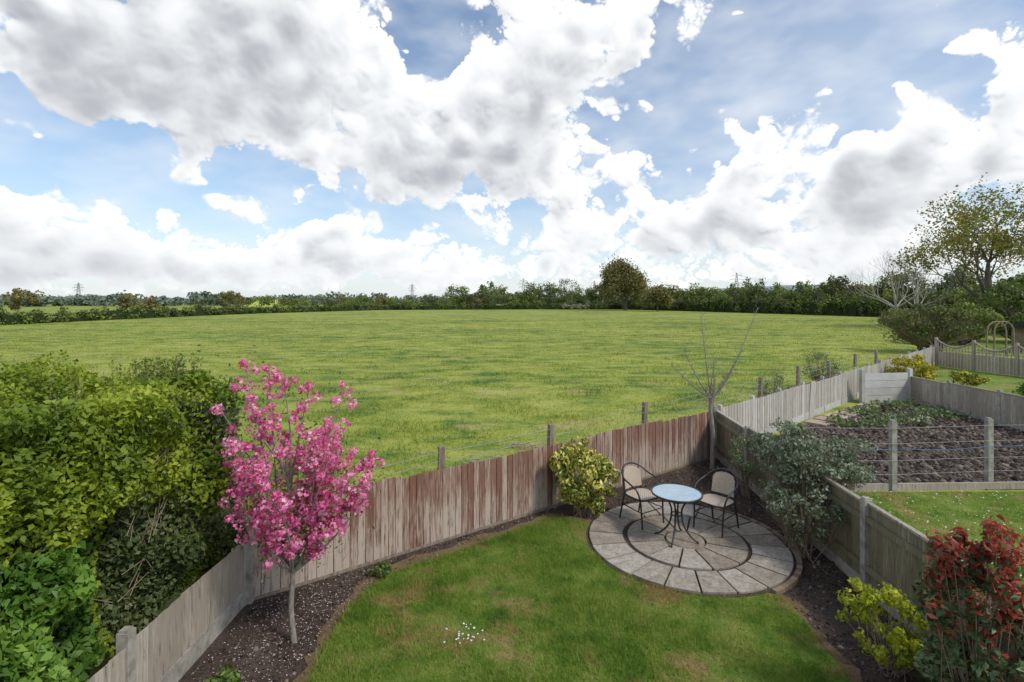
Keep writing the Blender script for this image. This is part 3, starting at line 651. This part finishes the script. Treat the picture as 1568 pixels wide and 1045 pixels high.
b.obj('distant_hills',[noisemat('hill_near',[(.3,(.15,.19,.15)),(.5,(.19,.23,.16)),(.7,(.24,.29,.17))],(.006,.006,.02),bs=0),noisemat('hill_far',[(.3,(.22,.27,.28)),(.7,(.28,.33,.32))],(.004,.004,.02),bs=0)])  # distance haze is mixed into both hill colours
b=MB(); b.add([(-160,300,0),(-128,300,0),(-142,350,5.0),(-180,350,4.6)],[(0,1,2,3)]); b.obj('rapeseed_field',noisemat('rapeseed',[(.3,(.3,.36,.06)),(.7,(.5,.5,.1))],(.2,.2,.2)))

def bigtree(name,x,y,trunk,r,L,depth,mat,leafm=None,nl=10,ls=.35,spread=.75,up=.12,kids=3,shrink=.78,spreadleaf=.8,limbs=5,seed=3,topmul=1):
    random.seed(seed); segs=[];tips=[]; p=np.array((x,y,0.)); 
    segs.append((p,p+np.array((.05,0,trunk*.5)),r*1.25,r)); segs.append((p+np.array((.05,0,trunk*.5)),p+np.array((0,0,trunk)),r,r*.85))
    for i in range(limbs):
        a=2*math.pi*(i+random.random()*.5)/limbs; s=random.uniform(.6,1.3); z=trunk*random.uniform(.75,1.0)
        grow(p+np.array((0,0,z)),(math.cos(a)*s,math.sin(a)*s,random.uniform(.5,1.0)),L*random.uniform(.8,1.1),r*.45,depth,segs,tips,spread,up,kids,shrink)
    grow(p+np.array((0,0,trunk)),(0.05,0,1),L*topmul,r*.6,depth,segs,tips,spread,up,kids,shrink)
    ob=[tubesobj('trunk_and_limbs',segs,mat,5)]
    tips=np.array(tips)
    if leafm:
        k=rng.uniform(size=len(tips))<.75; tp=tips[k]; P=np.repeat(tp,nl,0)+rng.normal(0,spreadleaf,(len(tp)*nl,3)); ob.append(leaves('crown',P,ls,[leafm],aspect=.8))
    return group(name,ob,(x,y,0))
bare=noisemat('bare_bark',[(.3,(.26,.24,.22)),(.7,(.42,.39,.36))],(2,2,1))
bigtree('oak_tree',65,70,4.5,.65,4.4,4,M['barkfar'],M['oakleaf'],6,.32,spreadleaf=.5,seed=4)
bigtree('oak_tree',47,212,4,.8,4.6,4,M['barkfar'],far[2],10,.7,spreadleaf=1.2,seed=9)
bigtree('bare_tree',69,92,3,.35,3.7,4,bare,None,seed=6,spread=.6,up=.25)
bigtree('bare_tree',76,96,3,.3,3.3,4,bare,None,seed=8,spread=.6,up=.25)
bigtree('oak_tree',54,190,3,.3,2.0,3,M['barkfar'],far[2],12,.6,spreadleaf=.9,seed=12)

M['steelfar']=noisemat('pylon_steel',[(.3,(.2,.21,.23)),(.7,(.27,.28,.3))],(.5,.5,.5))
def pylon(name,x,y,H):
    b=MB(); W=H*.09; lev=[0,.2,.38,.54,.68,.8,.92,1.0]; wd=lambda t:W*(1-t)**1.0+.5
    for i in range(len(lev)-1):
        a,c=lev[i],lev[i+1]; wa,wc=wd(a),wd(c); ca=[(-wa,-wa),(wa,-wa),(wa,wa),(-wa,wa)]; cc=[(-wc,-wc),(wc,-wc),(wc,wc),(-wc,wc)]
        for k in range(4):
            l=(k+1)%4; b.tube([(*ca[k],a*H),(*cc[k],c*H)],.2,4,cap=False); b.tube([(*ca[k],a*H),(*cc[l],c*H)],.12,3,cap=False); b.tube([(*ca[l],a*H),(*cc[k],c*H)],.12,3,cap=False)
    for t,w in((.66,.17),(.78,.22),(.9,.15)):
        for s in(-1,1): b.tube([(0,0,t*H),(s*w*H,0,t*H+.2)],.22,4); b.tube([(0,0,t*H+H*.05),(s*w*H,0,t*H+.2)],.16,4); b.tube([(s*w*H,0,t*H),(s*w*H,0,t*H-2.2)],.18,4)
    o=b.obj(name,M['steelfar']); o.location=(x,y,0); o.rotation_euler=(0,0,random.uniform(-.4,.4))
for x,y,H in((-635,750,31),(-195,1000,38),(20,900,44),(395,900,54),(-345,1020,24),(145,900,40)): pylon('electricity_pylon',x,y,H)

# ------------------------------------------------------------------ sky: procedural cloud field (computed here, no file), mixed over the Nishita sky
NW,NH=4096,1024; DPP=90.0/NH
rs=np.random.default_rng(21); Fw=np.fft.rfft2(rs.normal(size=(NH,NW)).astype(np.float32))
ky=np.fft.fftfreq(NH,DPP)[:,None]; kx=np.fft.rfftfreq(NW,DPP)[None,:]; kk=np.sqrt(kx**2+(ky*.8)**2)+1e-6; lk=np.log2(kk)
def band(lam,Fq=Fw,bw=.55,lkk=None):
    g=np.exp(-((( lk if lkk is None else lkk)-math.log2(1/lam))/bw)**2); a=np.fft.irfft2(Fq*g,s=(NH,NW)).astype(np.float32); return a/a.std()
n16,n8,n4,n2,n1,n05,n025=[band(l) for l in(18,9,4.5,2.2,1.1,.55,.28)]
def blur(A,sdeg):
    g=np.exp(-2*(math.pi*sdeg)**2*(kx**2+ky**2)); return np.fft.irfft2(np.fft.rfft2(A)*g,s=(NH,NW)).astype(np.float32)
el=((np.arange(NH)+.5)*DPP)[:,None].astype(np.float32); az=((np.arange(NW)+.5)*DPP-90)[None,:].astype(np.float32); az=np.where(az>180,az-360,az)
lo=np.clip(1-el/12,0,1)
wx=az+(1.8*n8+1.0*n4+.25*n2+.12*n1)*(1-.5*lo); wy=el+(1.2*np.roll(n8,700,1)+.6*np.roll(n4,900,1)+.2*np.roll(n2,300,1)+.1*np.roll(n1,200,1))*(1-.65*lo)
blobs=[(-33,21,15,5.5,1.35),(-43,24,10,6,.9),(-22,27,9,5.5,1.1),(-2,20,9.5,6,1.0),(-15,15.5,7,3.4,.85),(4,27,8,6,1.0),(17,29,8,3,.8),(-5,13.5,9,3,.8),
 (-43,6.5,7,2.8,1.0),(-35,3.6,12,2.0,.9),(-22,7.2,6,2.2,.85),(-13,5,9,2.2,.7),(13,12.5,4.5,2.8,.9),(25.5,16,5,2.8,.9),(44,18,5,4.5,1.0),(41,11,8,2.8,.9),(32,10,8,3.0,.95),
 (7,8,9,2.8,.8),(22,7.5,9,2.8,.9),(38,5,9,2.4,.8),(0,2.6,60,1.7,.5),(75,25,16,14,.9),(-75,25,16,10,.9),(-10,48,25,9,.9),(35,46,16,9,.8),(150,30,40,15,.8),(-130,35,30,14,.7),
 (-9.5,28,2.4,4,-1.2),(-37,11,11,2.0,-.6),(16.5,20,4,3.4,-.8),(32,22.5,10,3.8,-.7),(-46,15.5,4,3,-.6),(-8,9,6,1.2,-.3)]
acc=np.zeros((NH,NW),np.float32)
for (a,e,sa,se,wt) in blobs:
    dx=(wx-a+180)%360-180
    acc+=wt*np.exp(-.9*((dx/sa)**2+((wy-e)/se)**2))
acc=np.minimum(acc,1.35)
def sm(x,a,b): t=np.clip((x-a)/(b-a),0,1); return t*t*(3-2*t)
low=acc+(.12*n16+.10*n8)*(1-.4*lo)
gate=sm(acc,.14,.45)
det=.13*(np.abs(n4)-.8)+.085*(np.abs(n2)-.8)+.055*(np.abs(n1)-.8)+.036*(np.abs(n05)-.8)+.022*(np.abs(n025)-.8)
d=low+det*gate*1.2
soft=sm(np.roll(n8,1500,1),-1.0,1.4)
mask=sm(d,.40-.14*soft,.51+.16*soft)
h=np.clip(d-.40,0,1.2); hs=blur(h,.3)
rows=np.arange(NH); occ=np.zeros_like(h); wsum=0
fac=(.3+el[:,0]/26)
for sdeg,wgt in((.5,.6),(1,.9),(1.6,1),(2.4,1),(3.4,.9),(4.6,.7)):
    idx=np.clip((rows+sdeg*fac/DPP).astype(int),0,NH-1); occ+=wgt*np.roll(hs[idx],-int(sdeg*.3/DPP),1); wsum+=wgt
occ/=wsum
def shiftdiff(A,sd):
    idx=np.clip((rows+sd*(fac*.6+.25)/DPP).astype(int),0,NH-1); return A-np.roll(A[idx],-int(sd*.35/DPP),1)
dd=blur(.20*np.abs(n4)+.13*np.abs(n2)+.07*np.abs(n1)+.03*np.abs(n05),.09)
inner=sm(h,.15,.6)
emb=(shiftdiff(dd,.55)*.7+shiftdiff(.14*n8+.12*n4,1.6)*.5)*(1-.6*inner)
G_=.25+.77*np.exp(-1.6*occ)+.55*emb+.04*n4*inner-.16*np.clip(hs-.45,0,1)*(1-lo)
G_=np.clip(blur(G_,.05),0,1)
st=np.fft.rfft2(rs.normal(size=(NH,NW)).astype(np.float32)); lks=np.log2(np.sqrt((kx*1.0)**2+(ky*.45)**2)+1e-6)
ci=.6*band(12,st,.7,lks)+.25*band(5,st,.7,lks)+.1*band(2,st,.7,lks)
veil=.16+.40*np.exp(-el/14)+.20*np.exp(-(((az-30)/18)**2+((el-20)/9)**2))+.09*np.clip(ci,-1.2,2.5)
veil=np.clip(veil,0,.85)
img=bpy.data.images.new('cloud_field',NW,NH*2,alpha=False,float_buffer=True,is_data=True)
px_=np.zeros((NH*2,NW,4),np.float32); px_[NH:,:,0]=mask; px_[NH:,:,1]=G_; px_[NH:,:,2]=veil; px_[:NH,:,1]=.8; px_[:NH,:,0]=.5; px_[...,3]=1
img.pixels.foreach_set(px_.ravel()); img.update(); img.pack()
w=bpy.data.worlds.new('World'); scn.world=w; w.use_nodes=True; t=w.node_tree; t.nodes.clear()
W=NT(t); out=W.n('ShaderNodeOutputWorld'); tc=W.n('ShaderNodeTexCoord')
en=W.n('ShaderNodeTexEnvironment'); en.image=img; W.put(en.inputs[0],tc.outputs['Generated'])
sc_=W.n('ShaderNodeSeparateColor'); W.put(sc_.inputs[0],en.outputs[0]); sp=W.n('ShaderNodeSeparateXYZ'); W.put(sp.inputs[0],tc.outputs['Generated'])
cc=W.ramp(sc_.outputs[1],[(0,(.33,.34,.38)),(.3,(.52,.54,.58)),(.6,(.82,.84,.87)),(.85,(.97,.975,.98)),(1,(1.0,1.0,1.0))])
cc=W.mix(1.0,cc,(1.10,1.10,1.09,1),'MULTIPLY')
sky=W.n('ShaderNodeTexSky'); sky.sky_type='NISHITA'; sky.sun_disc=False; SE,SR=math.radians(48),math.radians(125)
sky.sun_elevation=SE; sky.sun_rotation=SR
blue=W.mix(1.0,sky.outputs[0],(.125,.148,.16,1),'MULTIPLY')
blue=W.mix(sc_.outputs[2],blue,(.95,.98,1.02,1))
c=W.mix(sc_.outputs[0],blue,cc)
hz=W.m('MULTIPLY',W.m('EXPONENT',W.m('MULTIPLY',W.m('MAXIMUM',sp.outputs[2],0.0),-18.0)),.5)
c=W.mix(hz,c,(.86,.89,.92,1))
bg=W.n('ShaderNodeBackground'); W.put(bg.inputs[0],c); bg.inputs[1].default_value=1.0
t.links.new(bg.outputs[0],out.inputs[0])
sd=bpy.data.lights.new('sun','SUN'); sd.energy=2.5; sd.angle=math.radians(10); sd.color=(1,.95,.87); so=link(bpy.data.objects.new('sun',sd))
s=Vector((math.sin(SR)*math.cos(SE),math.cos(SR)*math.cos(SE),math.sin(SE))); so.rotation_euler=s.to_track_quat('Z','Y').to_euler(); so.location=(20,-20,40)

# ------------------------------------------------------------------ camera
cd=bpy.data.cameras.new('camera'); cam=link(bpy.data.objects.new('camera',cd)); cam.location=(0,0,3.7); cam.rotation_euler=(math.radians(90),0,0)
cd.sensor_width=36; cd.lens=18; cd.shift_y=-.0386; cd.clip_start=.05; cd.clip_end=9000; scn.camera=cam
